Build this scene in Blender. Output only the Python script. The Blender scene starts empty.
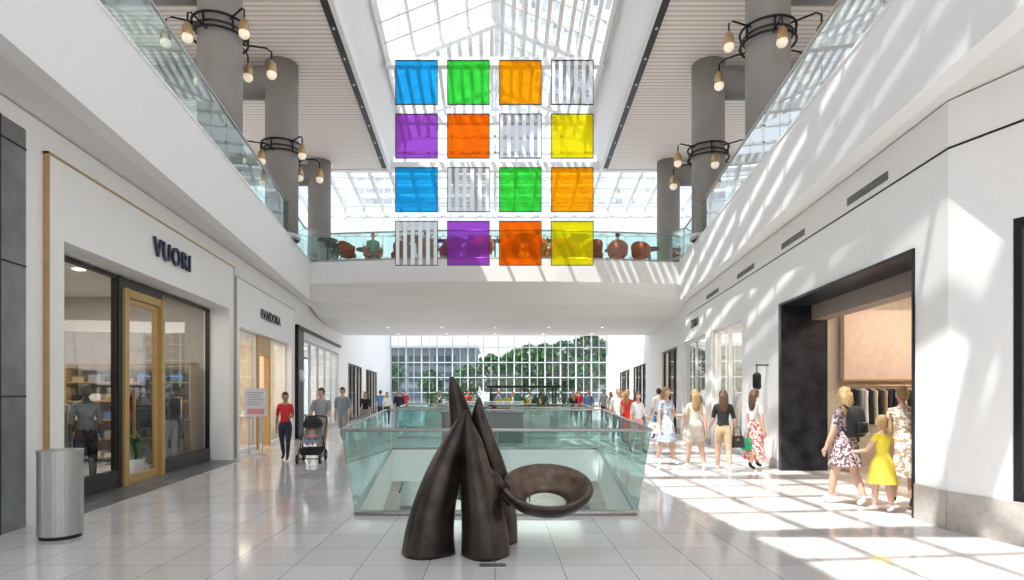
import bpy, bmesh, math, random
from mathutils import Vector, Matrix
random.seed(7)
S = bpy.context.scene
COL = S.collection
try:
    S.view_settings.view_transform = 'Standard'
    S.view_settings.look = 'None'
except Exception:
    pass

# ------------------------------------------------------------------ materials
MATS = {}
def mat(name, col, rough=0.5, metal=0.0, var=0.06, scale=8.0, bump=0.0, emit=0.0, spec=0.5, col2=None):
    if name in MATS: return MATS[name]
    m = bpy.data.materials.new(name); m.use_nodes = True
    nt = m.node_tree; b = nt.nodes['Principled BSDF']
    tc = nt.nodes.new('ShaderNodeTexCoord')
    n = nt.nodes.new('ShaderNodeTexNoise'); n.inputs['Scale'].default_value = scale; n.inputs['Detail'].default_value = 4
    nt.links.new(tc.outputs['Object'], n.inputs['Vector'])
    r = nt.nodes.new('ShaderNodeValToRGB')
    c = Vector(col[:3]); a = c*(1-var); d = Vector(col2) if col2 else c*(1+var)
    r.color_ramp.elements[0].color = (*a, 1); r.color_ramp.elements[1].color = (min(d[0],1), min(d[1],1), min(d[2],1), 1)
    r.color_ramp.elements[0].position = .35; r.color_ramp.elements[1].position = .65
    nt.links.new(n.outputs['Fac'], r.inputs['Fac']); nt.links.new(r.outputs['Color'], b.inputs['Base Color'])
    b.inputs['Roughness'].default_value = rough; b.inputs['Metallic'].default_value = metal
    b.inputs['Specular IOR Level'].default_value = spec
    if bump:
        bp = nt.nodes.new('ShaderNodeBump'); bp.inputs['Strength'].default_value = bump
        nt.links.new(n.outputs['Fac'], bp.inputs['Height']); nt.links.new(bp.outputs['Normal'], b.inputs['Normal'])
    if emit:
        b.inputs['Emission Color'].default_value = (*col[:3], 1); b.inputs['Emission Strength'].default_value = emit
    MATS[name] = m; return m

def glass(name, tint, refl=0.08, rough=0.02, add=.6):
    m = bpy.data.materials.new(name); m.use_nodes = True; nt = m.node_tree
    for x in list(nt.nodes): nt.nodes.remove(x)
    o = nt.nodes.new('ShaderNodeOutputMaterial'); t = nt.nodes.new('ShaderNodeBsdfTransparent'); g = nt.nodes.new('ShaderNodeBsdfGlossy')
    t.inputs['Color'].default_value = (*tint, 1); g.inputs['Roughness'].default_value = rough
    lw = nt.nodes.new('ShaderNodeLayerWeight'); lw.inputs['Blend'].default_value = 0.25
    mr = nt.nodes.new('ShaderNodeMapRange'); mr.inputs['To Min'].default_value = refl; mr.inputs['To Max'].default_value = min(1, refl+add)
    nt.links.new(lw.outputs['Fresnel'], mr.inputs['Value'])
    mx = nt.nodes.new('ShaderNodeMixShader'); nt.links.new(mr.outputs['Result'], mx.inputs['Fac'])
    nt.links.new(t.outputs[0], mx.inputs[1]); nt.links.new(g.outputs[0], mx.inputs[2]); nt.links.new(mx.outputs[0], o.inputs['Surface'])
    MATS[name] = m; return m

def acrylic(name, col):
    m = bpy.data.materials.new(name); m.use_nodes = True; nt = m.node_tree
    for x in list(nt.nodes): nt.nodes.remove(x)
    o = nt.nodes.new('ShaderNodeOutputMaterial'); t = nt.nodes.new('ShaderNodeBsdfTransparent'); t.inputs['Color'].default_value = (*col, 1)
    d = nt.nodes.new('ShaderNodeBsdfDiffuse'); d.inputs['Color'].default_value = (*col, 1)
    tr = nt.nodes.new('ShaderNodeBsdfTranslucent'); tr.inputs['Color'].default_value = (*col, 1)
    a = nt.nodes.new('ShaderNodeMixShader'); a.inputs[0].default_value = .5
    nt.links.new(d.outputs[0], a.inputs[1]); nt.links.new(tr.outputs[0], a.inputs[2])
    b = nt.nodes.new('ShaderNodeMixShader'); b.inputs[0].default_value = .5
    nt.links.new(t.outputs[0], b.inputs[1]); nt.links.new(a.outputs[0], b.inputs[2]); nt.links.new(b.outputs[0], o.inputs['Surface'])
    MATS[name] = m; return m

def tile_mat():
    m = bpy.data.materials.new('terrazzo_tile'); m.use_nodes = True; nt = m.node_tree; b = nt.nodes['Principled BSDF']
    tc = nt.nodes.new('ShaderNodeTexCoord')
    br = nt.nodes.new('ShaderNodeTexBrick'); br.offset = 0; br.squash = 1
    br.inputs['Scale'].default_value = 1; br.inputs['Brick Width'].default_value = .62; br.inputs['Row Height'].default_value = .62
    br.inputs['Mortar Size'].default_value = .005; br.inputs['Mortar Smooth'].default_value = 0
    br.inputs['Color1'].default_value = (.80, .755, .74, 1); br.inputs['Color2'].default_value = (.69, .65, .635, 1); br.inputs['Mortar'].default_value = (.36, .34, .33, 1)
    nt.links.new(tc.outputs['Object'], br.inputs['Vector'])
    n = nt.nodes.new('ShaderNodeTexNoise'); n.inputs['Scale'].default_value = 60; n.inputs['Detail'].default_value = 3
    nt.links.new(tc.outputs['Object'], n.inputs['Vector'])
    n2 = nt.nodes.new('ShaderNodeTexNoise'); n2.inputs['Scale'].default_value = 1.3
    nt.links.new(tc.outputs['Object'], n2.inputs['Vector'])
    r = nt.nodes.new('ShaderNodeValToRGB'); r.color_ramp.elements[0].position = .35; r.color_ramp.elements[0].color = (.80, .78, .77, 1)
    r.color_ramp.elements[1].position = .55; r.color_ramp.elements[1].color = (1, 1, 1, 1)
    nt.links.new(n.outputs['Fac'], r.inputs['Fac'])
    mx = nt.nodes.new('ShaderNodeMixRGB'); mx.blend_type = 'MULTIPLY'; mx.inputs[0].default_value = 1
    nt.links.new(br.outputs['Color'], mx.inputs[1]); nt.links.new(r.outputs['Color'], mx.inputs[2]); nt.links.new(mx.outputs[0], b.inputs['Base Color'])
    mr = nt.nodes.new('ShaderNodeMapRange'); mr.inputs['To Min'].default_value = .05; mr.inputs['To Max'].default_value = .15
    nt.links.new(n2.outputs['Fac'], mr.inputs['Value']); nt.links.new(mr.outputs['Result'], b.inputs['Roughness'])
    b.inputs['Specular IOR Level'].default_value = .7
    MATS['tile'] = m; return m

def slat_mat():
    m = bpy.data.materials.new('ceiling_slats'); m.use_nodes = True; nt = m.node_tree; b = nt.nodes['Principled BSDF']
    tc = nt.nodes.new('ShaderNodeTexCoord')
    w = nt.nodes.new('ShaderNodeTexWave'); w.wave_type = 'BANDS'; w.bands_direction = 'Y'; w.inputs['Scale'].default_value = 1.5; w.inputs['Distortion'].default_value = 0
    nt.links.new(tc.outputs['Object'], w.inputs['Vector'])
    r = nt.nodes.new('ShaderNodeValToRGB'); r.color_ramp.elements[0].color = (.58, .51, .45, 1); r.color_ramp.elements[1].color = (.95, .88, .81, 1)
    r.color_ramp.elements[0].position = .03; r.color_ramp.elements[1].position = .24
    nt.links.new(w.outputs['Fac'], r.inputs['Fac']); nt.links.new(r.outputs['Color'], b.inputs['Base Color']); b.inputs['Roughness'].default_value = .6
    MATS['slat'] = m; return m

def pattern_mat(name, c1, c2, scale=22):
    if name in MATS: return MATS[name]
    m = bpy.data.materials.new(name); m.use_nodes = True; nt = m.node_tree; b = nt.nodes['Principled BSDF']
    tc = nt.nodes.new('ShaderNodeTexCoord'); n = nt.nodes.new('ShaderNodeTexNoise'); n.inputs['Scale'].default_value = scale
    nt.links.new(tc.outputs['Object'], n.inputs['Vector'])
    r = nt.nodes.new('ShaderNodeValToRGB'); r.color_ramp.interpolation = 'CONSTANT'
    r.color_ramp.elements[0].color = (*c1, 1); r.color_ramp.elements[1].color = (*c2, 1); r.color_ramp.elements[1].position = .5
    nt.links.new(n.outputs['Fac'], r.inputs['Fac']); nt.links.new(r.outputs['Color'], b.inputs['Base Color']); b.inputs['Roughness'].default_value = .85
    MATS[name] = m; return m

WHITE = mat('white_plaster', (.87, .86, .855), .55, var=.01)
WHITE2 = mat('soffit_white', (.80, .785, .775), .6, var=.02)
PAINT = mat('white_steel', (.88, .88, .88), .4, var=.02)
TILE = tile_mat(); SLAT = slat_mat()
STEEL = mat('brushed_steel', (.50, .49, .48), .32, .8, scale=30)
BINST = mat('bin_steel', (.40, .395, .39), .38, .6, scale=30)
DARK = mat('dark_bronze_frame', (.035, .033, .032), .4, .3)
BLACK = mat('black_metal', (.015, .015, .016), .45, .4)
BRASS = mat('brass_trim', (.50, .34, .17), .35, .7)
OAK = mat('golden_oak', (.52, .33, .12), .45, scale=14)
CONC = mat('column_concrete', (.30, .285, .27), .6, var=.06, scale=2.5)
BEIGE = mat('beige_wall', (.60, .52, .44), .7)
WARM = mat('warm_interior', (.42, .37, .33), .7)
STONE = mat('taupe_stone', (.46, .42, .39), .5, var=.1, scale=12)
METPAN = mat('grey_metal_panel', (.22, .22, .225), .35, .6, var=.15, scale=3)
GREENEDGE = mat('glass_edge', (.25, .5, .45), .2)
BRONZE = mat('patinated_bronze', (.032, .025, .022), .28, .55, var=.3, scale=5, bump=.04, col2=(.06, .046, .038))
BRONZE_IN = mat('paler_bronze_inside', (.13, .09, .065), .4, .5, var=.35, scale=9)  # paler, browner bronze for the inner faces of the bowl
LAMP = mat('globe_lamp', (1, .86, .68), .3, emit=.35)
DOWN = mat('downlight_glow', (1, .9, .75), .3, emit=6.0)
SKYG = glass('skylight_glass', (.80, .87, .93), .03)
RAILG = glass('balustrade_glass', (.64, .88, .85), .12)
VOIDG = glass('void_glass', (.70, .91, .88), .07, add=.45)
SHOPG = glass('shop_glass', (.80, .85, .86), .11)
WING = glass('window_glass', (.66, .76, .80), .06)
LEAF = mat('leaf_green', (.05, .17, .03), .6, var=.5, scale=20)

# ------------------------------------------------------------------ builder
class B:
    def __init__(s, name): s.n = name; s.v = []; s.f = []; s.mi = []; s.sm = []; s.mats = []
    def m(s, mt):
        if mt not in s.mats: s.mats.append(mt)
        return s.mats.index(mt)
    def face(s, idx, mt, sm=False): s.f.append(tuple(idx)); s.mi.append(s.m(mt)); s.sm.append(sm)
    def poly(s, pts, mt):
        o = len(s.v); s.v += [tuple(p) for p in pts]; s.face(range(o, o+len(pts)), mt)
    def hexa(s, f, u0, u1, v0, v1, z0, z1, mt, top=None):
        o = len(s.v)
        for z in (z0, z1):
            for (u, v) in ((u0, v0), (u1, v0), (u1, v1), (u0, v1)): s.v.append(tuple(f(u, v, z)))
        for q in ((0, 3, 2, 1), (0, 1, 5, 4), (1, 2, 6, 5), (2, 3, 7, 6), (3, 0, 4, 7)): s.face([o+i for i in q], mt)
        s.face([o+4, o+5, o+6, o+7], top or mt)
    def box(s, x0, x1, y0, y1, z0, z1, mt, top=None): s.hexa(lambda a, b, c: (a, b, c), x0, x1, y0, y1, z0, z1, mt, top)
    def prism(s, lo, hi, mt, top=None):
        o = len(s.v); n = len(lo); s.v += [tuple(p) for p in lo]+[tuple(p) for p in hi]
        s.face(list(range(o, o+n))[::-1], mt); s.face(range(o+n, o+2*n), top or mt)
        for i in range(n): j = (i+1) % n; s.face([o+i, o+j, o+n+j, o+n+i], mt)
    def tube(s, pts, rs, mt, n=10, cap=True, sm=True):
        pts = [Vector(p) for p in pts]
        if not hasattr(rs, '__len__'): rs = [rs]*len(pts)
        rings = []
        for i, p in enumerate(pts):
            d = (pts[min(i+1, len(pts)-1)]-pts[max(i-1, 0)]).normalized()
            a = d.cross(Vector((0, 0, 1)) if abs(d.z) < .9 else Vector((1, 0, 0))).normalized(); b = d.cross(a).normalized()
            rings.append([p+rs[i]*(a*math.cos(2*math.pi*k/n)+b*math.sin(2*math.pi*k/n)) for k in range(n)])
        s.loft(rings, mt, cap, sm)
    def loft(s, rings, mt, cap=True, sm=True, closed=False, f=None):
        o = len(s.v); n = len(rings[0])
        for r in rings:
            for p in r: s.v.append(tuple(p))
        L = len(rings)
        for i in range(L if closed else L-1):
            i2 = (i+1) % L
            for k in range(n):
                k2 = (k+1) % n; s.face([o+i*n+k, o+i*n+k2, o+i2*n+k2, o+i2*n+k], mt, sm)
        if cap and not closed:
            s.face([o+k for k in range(n)][::-1], mt); s.face([o+(L-1)*n+k for k in range(n)], mt)
    def ring_loft(s, rows, mt, n=20, cap=True):
        s.loft([[(cx+rx*math.cos(2*math.pi*k/n), cy+ry*math.sin(2*math.pi*k/n), z) for k in range(n)] for cx, cy, z, rx, ry in rows], mt, cap)
    def torus(s, c, R, r, mt, axis='z', n=28, k=8):
        rings = []
        for i in range(n):
            a = 2*math.pi*i/n; ring = []
            for j in range(k):
                t = 2*math.pi*j/k; rr = R+r*math.cos(t); p = (rr*math.cos(a), rr*math.sin(a), r*math.sin(t))
                if axis == 'x': p = (p[2], p[0], p[1])
                if axis == 'y': p = (p[0], p[2], p[1])
                ring.append((c[0]+p[0], c[1]+p[1], c[2]+p[2]))
            rings.append(ring)
        s.loft(rings, mt, False, True, True)
    def ball(s, c, r, mt, n=12, keep=None, fn=None):
        if not hasattr(r, '__len__'): r = (r, r, r)
        o = len(s.v); rows = n//2+1
        pts = []
        for i in range(rows+1):
            ph = math.pi*i/rows
            for k in range(n):
                a = 2*math.pi*k/n; p = Vector((math.sin(ph)*math.cos(a), math.sin(ph)*math.sin(a), math.cos(ph)))
                q = Vector((p.x*r[0], p.y*r[1], p.z*r[2]))
                if fn: q = fn(p, q)
                pts.append(q+Vector(c))
        s.v += [tuple(p) for p in pts]
        for i in range(rows):
            for k in range(n):
                q = [i*n+k, (i+1)*n+k, (i+1)*n+(k+1) % n, i*n+(k+1) % n]
                if keep:
                    cc = sum((pts[j] for j in q), Vector())/4
                    if not keep(cc): continue
                s.face([o+j for j in q], mt, True)
    def text(s, body, size, ext, M, mt):
        cu = bpy.data.curves.new('t', 'FONT'); cu.body = body; cu.size = size; cu.extrude = ext; cu.align_x = 'CENTER'; cu.align_y = 'CENTER'; cu.offset = size*.01; cu.space_character = 1.18
        ob = bpy.data.objects.new('t', cu); COL.objects.link(ob); bpy.context.view_layer.update()
        me = bpy.data.meshes.new_from_object(ob.evaluated_get(bpy.context.evaluated_depsgraph_get()))
        o = len(s.v); s.v += [tuple(M @ v.co) for v in me.vertices]
        for p in me.polygons: s.face([o+i for i in p.vertices], mt)
        bpy.data.objects.remove(ob); bpy.data.meshes.remove(me)
    def build(s, origin=None, M=None, recalc=True):
        vs = [Vector(v) for v in s.v]
        if M: vs = [M @ v for v in vs]
        if origin is None:
            xs = [v.x for v in vs]; ys = [v.y for v in vs]; zs = [v.z for v in vs]
            origin = Vector(((min(xs)+max(xs))/2, (min(ys)+max(ys))/2, min(zs)))
        origin = Vector(origin)
        me = bpy.data.meshes.new(s.n); me.from_pydata([tuple(v-origin) for v in vs], [], s.f)
        for mt in s.mats: me.materials.append(mt)
        for p, i, sm in zip(me.polygons, s.mi, s.sm): p.material_index = i; p.use_smooth = sm
        if recalc:
            bm = bmesh.new(); bm.from_mesh(me); bmesh.ops.recalc_face_normals(bm, faces=bm.faces); bm.to_mesh(me); bm.free()
        me.update()
        ob = bpy.data.objects.new(s.n, me); ob.location = origin; COL.objects.link(ob); return ob

def dup(ob, loc, rz=0, sc=1):
    o = bpy.data.objects.new(ob.name.split('.')[0], ob.data); o.location = loc; o.rotation_euler = (0, 0, rz); o.scale = (sc, sc, sc); COL.objects.link(o); return o

# plan mapping of the splayed walls (u = depth into the mall, v = outward behind wall face)
Lm = lambda u, v, z: (-(4.966+.097*u)-v, u, z)
Rm = lambda u, v, z: (4.46+.118*u+v, u, z)
EL = lambda u, v, z: (-(3.94+.129*u)-v, u, z)   # balcony edges
ER = lambda u, v, z: ((3.94+.129*u)+v, u, z)

# ------------------------------------------------------------------ floor with void
FL, FR, BR_, BL = (-1.82, 7.9), (1.84, 7.9), (2.9, 17.0), (-2.9, 17.0)
fb = B('floor')
def slab(pts): fb.prism([(x, y, -.9) for x, y in pts], [(x, y, 0) for x, y in pts], WHITE, TILE)
slab([(-14, -6), (14, -6), (14, 7.9), FR, FL, (-14, 7.9)])
slab([(-14, 7.9), FL, BL, (-14, 17)])
slab([FR, (14, 7.9), (14, 17), BR_])
slab([(-14, 17), BL, BR_, (14, 17), (14, 66), (-14, 66)])
fb.build(origin=(0, 0, 0))
b = B('lower_floor'); b.box(-12, 12, 0, 52, -5.3, -5.0, WHITE, TILE); b.build(origin=(0, 0, -5))
b = B('wall_lower_level')
for x0, x1 in ((-11, -10.7), (10.7, 11)): b.box(x0, x1, 3, 50, -5, -.9, WHITE)
b.box(-11, 11, 50, 50.3, -5, -.9, BEIGE)
for i in range(6):
    x = -9+i*3.2; b.box(x, x+2.2, 49.9, 50, -5, -1.9, DARK); b.box(x+.1, x+2.1, 49.85, 49.92, -4.9, -2.0, WARM)
b.build()
b = B('lower_level_counter')
b.box(-3.2, -.6, 37, 38.2, -5, -4.0, WHITE); b.box(-3.3, -.5, 36.9, 38.3, -4.0, -3.92, OAK)
b.box(-3.0, -2.2, 37.3, 37.9, -3.92, -3.6, BLACK); b.box(-1.7, -1.0, 37.3, 37.9, -3.92, -3.5, STEEL); b.build()
b = B('escalator')
for s0 in (-5.2, 3.9):
    b.prism([(s0, 33, -5), (s0+1.3, 33, -5), (s0+1.3, 42, -1.0), (s0, 42, -1.0)], [(s0, 33, -4.6), (s0+1.3, 33, -4.6), (s0+1.3, 42, -.95), (s0, 42, -.95)], METPAN)
    for xx in (s0, s0+1.3):
        b.poly([(xx, 33, -4.6), (xx, 42, -.95), (xx, 42, -.92), (xx, 33, -3.7)], VOIDG)
        b.tube([(xx, 32.6, -3.8), (xx, 33.2, -3.65), (xx, 39, -1.2)], .05, BLACK, 6)
b.build()

# ------------------------------------------------------------------ side walls
def wall(name, f, T, zt, ops, ustart, uend, mt=WHITE):
    w = B(name); u = ustart
    for (a, c, h) in ops:
        w.hexa(f, u, a, 0, T, 0, zt, mt); w.hexa(f, a, c, 0, T, h, zt, mt); u = c
    w.hexa(f, u, uend, 0, T, 0, zt, mt); return w
Lops = [(7.9, 14.2, 3.6), (14.95, 20.3, 3.25), (22.2, 30.3, 3.6)]
wl = wall('wall_left', Lm, .55, 5.0, Lops, 7.18, 32)
wl.hexa(Lm, -5, 5.2, 0, .5, 0, 5.0, WHITE)
wl.hexa(Lm, 5.2, 7.18, 0, .5, 4.75, 5, WHITE)
w2 = wall('x', Lm, .4, 8.0, [(33.5, 40, 3.3), (42, 50, 3.3)], 32, 64)
o = len(wl.v); wl.v += w2.v
for f_, s_ in zip(w2.f, w2.sm): wl.face([o+i for i in f_], WHITE)
wl.build()
Rops = [(15.2, 18.4, 3.5), (19.2, 23, 3.5), (24, 28, 3.5)]
wr = wall('wall_right', Rm, .35, 5.0, Rops, 12.5, 32)
wr.hexa(Rm, 7.0, 7.66, 0, .93, .45, 5.0, WHITE); wr.hexa(Rm, 7.66, 12.5, 0, .93, 3.45, 5.0, WHITE)
wr.hexa(Rm, 7.0, 7.66, -.02, .93, 0, .45, STONE)
K = Vector((5.286, 7.0, 0)); D = Vector((.312, -.95, 0)); N = Vector((.95, .312, 0))
Nm = lambda t, v, z: tuple(K+D*t+N*v+Vector((0, 0, z)))
wr.hexa(Nm, 0, .66, 0, .5, .45, 5, WHITE); wr.hexa(Nm, .66, 3.2, 0, .5, 3.45, 5, WHITE); wr.hexa(Nm, 3.2, 9, 0, .5, 0, 5, WHITE)
wr.hexa(Nm, 0, 3.2, -.02, .5, 0, .45, STONE)
w2 = wall('x', Rm, .4, 8.0, [(33.5, 40, 3.3), (42, 50, 3.3)], 32, 64)
o = len(wr.v); wr.v += w2.v
for f_ in w2.f: wr.face([o+i for i in f_], WHITE)
wr.build()
b = B('window_1')
b.hexa(Nm, .66, .74, .02, .14, .45, 3.45, BLACK); b.hexa(Nm, 3.1, 3.2, .02, .14, .45, 3.45, BLACK); b.hexa(Nm, .74, 3.1, .02, .14, 3.35, 3.45, BLACK); b.hexa(Nm, .74, 3.1, .02, .14, .45, .53, BLACK)
b.poly([Nm(.74, .08, .53), Nm(3.1, .08, .53), Nm(3.1, .08, 3.35), Nm(.74, .08, 3.35)], SHOPG); b.build()
b = B('trim_1')
b.hexa(Rm, 7.0, 22, -.006, .01, 4.44, 4.465, BLACK); b.hexa(Nm, 0, 5, -.006, .01, 4.44, 4.465, BLACK)
for u0, u1 in ((8.3, 9.5), (11.2, 12.4), (14.2, 15.6), (17.5, 19)):
    for k in range(4): b.hexa(Rm, u0, u1, -.012, .01, 4.56+k*.032, 4.575+k*.032, DARK)
b.build()
# ------------------------------------------------------------------ shop interiors
def shop(name, f, u0, u1, v0, v1, h, wmat, light=60, col=(1, .85, .68)):
    b = B(name)
    b.hexa(f, u0, u1, v1, v1+.1, 0, h, wmat); b.hexa(f, u0-.1, u0, v0, v1, 0, h, wmat); b.hexa(f, u1, u1+.1, v0, v1, 0, h, wmat)
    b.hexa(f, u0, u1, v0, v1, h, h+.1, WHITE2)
    for i in range(3):
        for j in range(2):
            u = u0+(u1-u0)*(i+.5)/3; v = v0+(v1-v0)*(j+.5)/2
            b.hexa(f, u-.08, u+.08, v-.08, v+.08, h-.02, h, DOWN)
    b.build()
    l = bpy.data.lights.new(name+'_light', 'AREA'); l.energy = light; l.color = col; l.shape = 'RECTANGLE'; l.size = (v1-v0)*.7; l.size_y = (u1-u0)*.7
    lo = bpy.data.objects.new(name+'_ceiling_light', l); lo.location = f((u0+u1)/2, (v0+v1)/2, h-.06); COL.objects.link(lo)
shop('wall_shop_interior', Lm, 7.9, 14.35, .56, 5, 3.9, WARM, 150, (1, .92, .82))
shop('wall_shop_interior', Lm, 14.8, 20.8, .56, 4.5, 3.6, BEIGE, 220)
shop('wall_shop_interior', Lm, 22.1, 31, .56, 4.5, 3.8, WHITE, 300, (1, .95, .9))
shop('wall_shop_interior', Rm, 7.3, 13.3, .94, 6.5, 3.9, BEIGE, 230)
shop('wall_shop_interior', Rm, 15.1, 18.6, .36, 4, 3.8, WHITE, 160)
shop('wall_shop_interior', Rm, 19.1, 31, .36, 4, 3.8, WARM, 260)
shop('wall_shop_interior', Lm, 33, 51, .42, 4, 3.8, WARM, 300)
shop('wall_shop_interior', Rm, 33, 51, .42, 4, 3.8, WARM, 300)

def glazing(name, f, u0, u1, v, h, fm, n, z0=0.0, base=.12, gm=SHOPG, fr=.06):
    b = B(name)
    for i in range(n+1):
        u = u0+(u1-u0)*i/n; a = max(u0, u-fr/2); c = min(u1, u+fr/2)
        b.hexa(f, a, c, v-.05, v+.05, z0, h, fm)
    b.hexa(f, u0, u1, v-.05, v+.05, h-fr, h, fm); b.hexa(f, u0, u1, v-.06, v+.06, z0, z0+base, fm)
    for i in range(n):
        a = u0+(u1-u0)*i/n+fr/2; c = u0+(u1-u0)*(i+1)/n-fr/2
        b.poly([f(a, v, z0+base), f(c, v, z0+base), f(c, v, h-fr), f(a, v, h-fr)], gm)
    return b.build(recalc=False)
b = B('shop_portal')
b.hexa(Lm, 7.58, 7.9, -.06, 0, 0, 4.62, WHITE); b.hexa(Lm, 14.2, 14.5, -.06, 0, 0, 4.62, WHITE); b.hexa(Lm, 7.9, 14.2, -.06, 0, 3.6, 4.62, WHITE)
for a, c, z0, z1 in ((7.56, 7.585, 0, 4.65), (14.49, 14.515, 0, 4.65), (7.56, 14.515, 4.62, 4.65)): b.hexa(Lm, a, c, -.075, 0, z0, z1, BRASS)
b.hexa(Lm, 7.9, 14.2, .0, .5, 0, .012, METPAN)
b.hexa(Lm, 7.95, 14.2, -.3, .0, 0, .006, METPAN)
b.build()
glazing('window_2', Lm, 7.92, 10.1, .45, 3.58, DARK, 1, base=.3, fr=.05)
glazing('window_3', Lm, 11.72, 14.18, .45, 3.58, DARK, 1, base=.3, fr=.05)
b = B('door_1')
b.hexa(Lm, 10.1, 10.2, .38, .52, 0, 3.58, DARK); b.hexa(Lm, 10.2, 11.72, .40, .52, 3.4, 3.58, DARK)
b.hexa(Lm, 11.6, 11.72, .34, .54, 0, 3.4, OAK); b.hexa(Lm, 10.22, 10.36, .34, .54, 0, 3.4, OAK); b.hexa(Lm, 10.36, 11.6, .36, .52, 3.26, 3.4, OAK)
for a, c, z0, z1 in ((10.38, 10.46, 0.01, 3.25), (11.5, 11.58, 0.01, 3.25), (10.46, 11.5, 0.01, .16), (10.46, 11.5, 3.17, 3.25)): b.hexa(Lm, a, c, .41, .46, z0, z1, OAK)
b.poly([Lm(10.46, .44, .16), Lm(11.5, .44, .16), Lm(11.5, .44, 3.17), Lm(10.46, .44, 3.17)], SHOPG)
b.hexa(Lm, 10.52, 10.55, .33, .37, .8, 1.7, BRASS)
for z in (.85, 1.65): b.hexa(Lm, 10.52, 10.55, .37, .44, z-.015, z+.015, BRASS)
b.build(recalc=False)
def wall_text(name, body, size, f, u, z, side, mt=BLACK, off=.1, ext=.02):
    b = B(name); p = Vector(f(u, -off, z))
    if side == 'L': d = Vector((-.097, 1, 0)).normalized(); n = Vector((1, .097, 0)).normalized()
    else: d = Vector((-.118, -1, 0)).normalized(); n = Vector((-1, .118, 0)).normalized()
    M = Matrix(((d.x, 0, n.x, p.x), (d.y, 0, n.y, p.y), (0, 1, 0, p.z), (0, 0, 0, 1)))
    b.text(body, size, ext, M, mt); b.build()
NAVY = mat('navy_sign', (.02, .02, .06), .4)
wall_text('shop_sign', 'VUORI', .46, Lm, 11.1, 4.12, 'L', NAVY)
wall_text('shop_sign', 'PANDORA', .38, Lm, 17.7, 3.8, 'L', BLACK, off=.09, ext=.01)
wall_text('shop_sign', 'ZARA', .4, Rm, 20.6, 4.0, 'R', BLACK, off=.04, ext=.01)
b = B('metal_clad_pillar')
b.hexa(Lm, 6.1, 7.18, -.05, .5, 0, 4.75, METPAN)
for z in (1.55, 3.1, 4.5): b.hexa(Lm, 6.1, 7.185, -.056, .5, z, z+.02, BLACK)
b.hexa(Lm, 6.72, 6.76, -.06, .4, 0, 4.75, BLACK); b.hexa(Lm, 5.2, 6.1, -.05, .5, 3.6, 4.75, METPAN); b.build()
b = B('shop_portal')
b.hexa(Lm, 14.75, 14.95, -.05, 0, 0, 4.45, WHITE); b.hexa(Lm, 20.3, 20.75, -.05, 0, 0, 4.45, WHITE); b.hexa(Lm, 14.95, 20.3, -.05, 0, 3.25, 4.45, WHITE)
b.hexa(Lm, 14.72, 20.78, -.06, 0, 4.45, 4.48, STEEL); b.hexa(Lm, 14.72, 14.75, -.06, 0, 0, 4.45, STEEL); b.build()
glazing('window_4', Lm, 14.97, 17.0, .2, 3.23, PAINT, 1); glazing('window_5', Lm, 18.4, 20.28, .2, 3.23, PAINT, 1)
b = B('door_2'); b.hexa(Lm, 17.02, 17.2, .12, .28, 0, 3.2, OAK); b.hexa(Lm, 18.2, 18.38, .12, .28, 0, 3.2, OAK); b.hexa(Lm, 17.2, 18.2, .12, .28, 2.7, 3.2, OAK); b.build()
b = B('shop_fascia_panel'); b.hexa(Lm, 21.0, 30.4, -.12, -.01, 3.9, 4.0, BLACK); b.hexa(Lm, 21.0, 21.15, -.12, 0, 0, 4.0, BLACK); b.hexa(Lm, 21.15, 22.2, -.05, 0, 0, 3.9, mat('charcoal_panel', (.06, .06, .065), .5)); b.build()
glazing('window_6', Lm, 22.25, 30.25, .1, 3.58, STEEL, 5)
b = B('display_screen'); b.hexa(Lm, 24, 29, 1.2, 1.3, .6, 3.2, mat('lightbox', (.85, .9, .95), .4, emit=.9)); b.hexa(Lm, 23.9, 29.1, 1.25, 1.4, .5, 3.3, BLACK); b.build()
wall_text('shop_sign', 'VK', .6, Lm, 21.7, 2.2, 'L', PAINT, off=.09)
glazing('window_7', Lm, 33.6, 39.9, .1, 3.28, DARK, 4); glazing('window_8', Lm, 42.1, 49.9, .1, 3.28, DARK, 4)
b = B('shop_portal')
MARB = mat('black_marble', (.011, .012, .017), .3, var=.4, scale=3, spec=.25, col2=(.026, .03, .04))
b.hexa(Rm, 12.35, 12.5, -.03, .93, 0, 3.45, MARB); b.hexa(Rm, 7.66, 12.35, -.03, .93, 3.40, 3.45, MARB); b.hexa(Rm, 7.66, 7.69, -.03, .93, 0, 3.40, MARB)
b.hexa(Rm, 7.7, 12.35, .6, .93, 3.1, 3.40, mat('taupe_header', (.28, .23, .2), .6)); b.build()
glazing('window_9', Rm, 15.22, 18.38, .15, 3.48, PAINT, 2); glazing('window_10', Rm, 19.22, 22.98, .15, 3.48, PAINT, 2); glazing('window_11', Rm, 24.02, 27.98, .15, 3.48, DARK, 3)
glazing('window_12', Rm, 33.6, 39.9, .1, 3.28, DARK, 4); glazing('window_13', Rm, 42.1, 49.9, .1, 3.28, DARK, 4)
b = B('wall_panel'); b.box(7.6, 10.2, 13.05, 13.2, 1.9, 3.4, mat('pale_rose_panel', (.62, .49, .42), .6)); b.box(7.55, 10.25, 13.02, 13.1, 1.86, 1.9, BRASS); b.build()
b = B('trim_2')
for (a, c) in ((12.55, 15.15), (18.45, 19.15), (23.05, 23.95)): b.hexa(Rm, a, c, -.02, 0, 0, .2, STONE)
b.build()
b = B('wall_lantern'); b.hexa(Rm, 13.2, 13.23, -.28, 0, 2.2, 2.23, BLACK); b.tube([Rm(13.22, -.25, 2.23), Rm(13.22, -.25, 2.05)], .012, BLACK)
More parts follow.
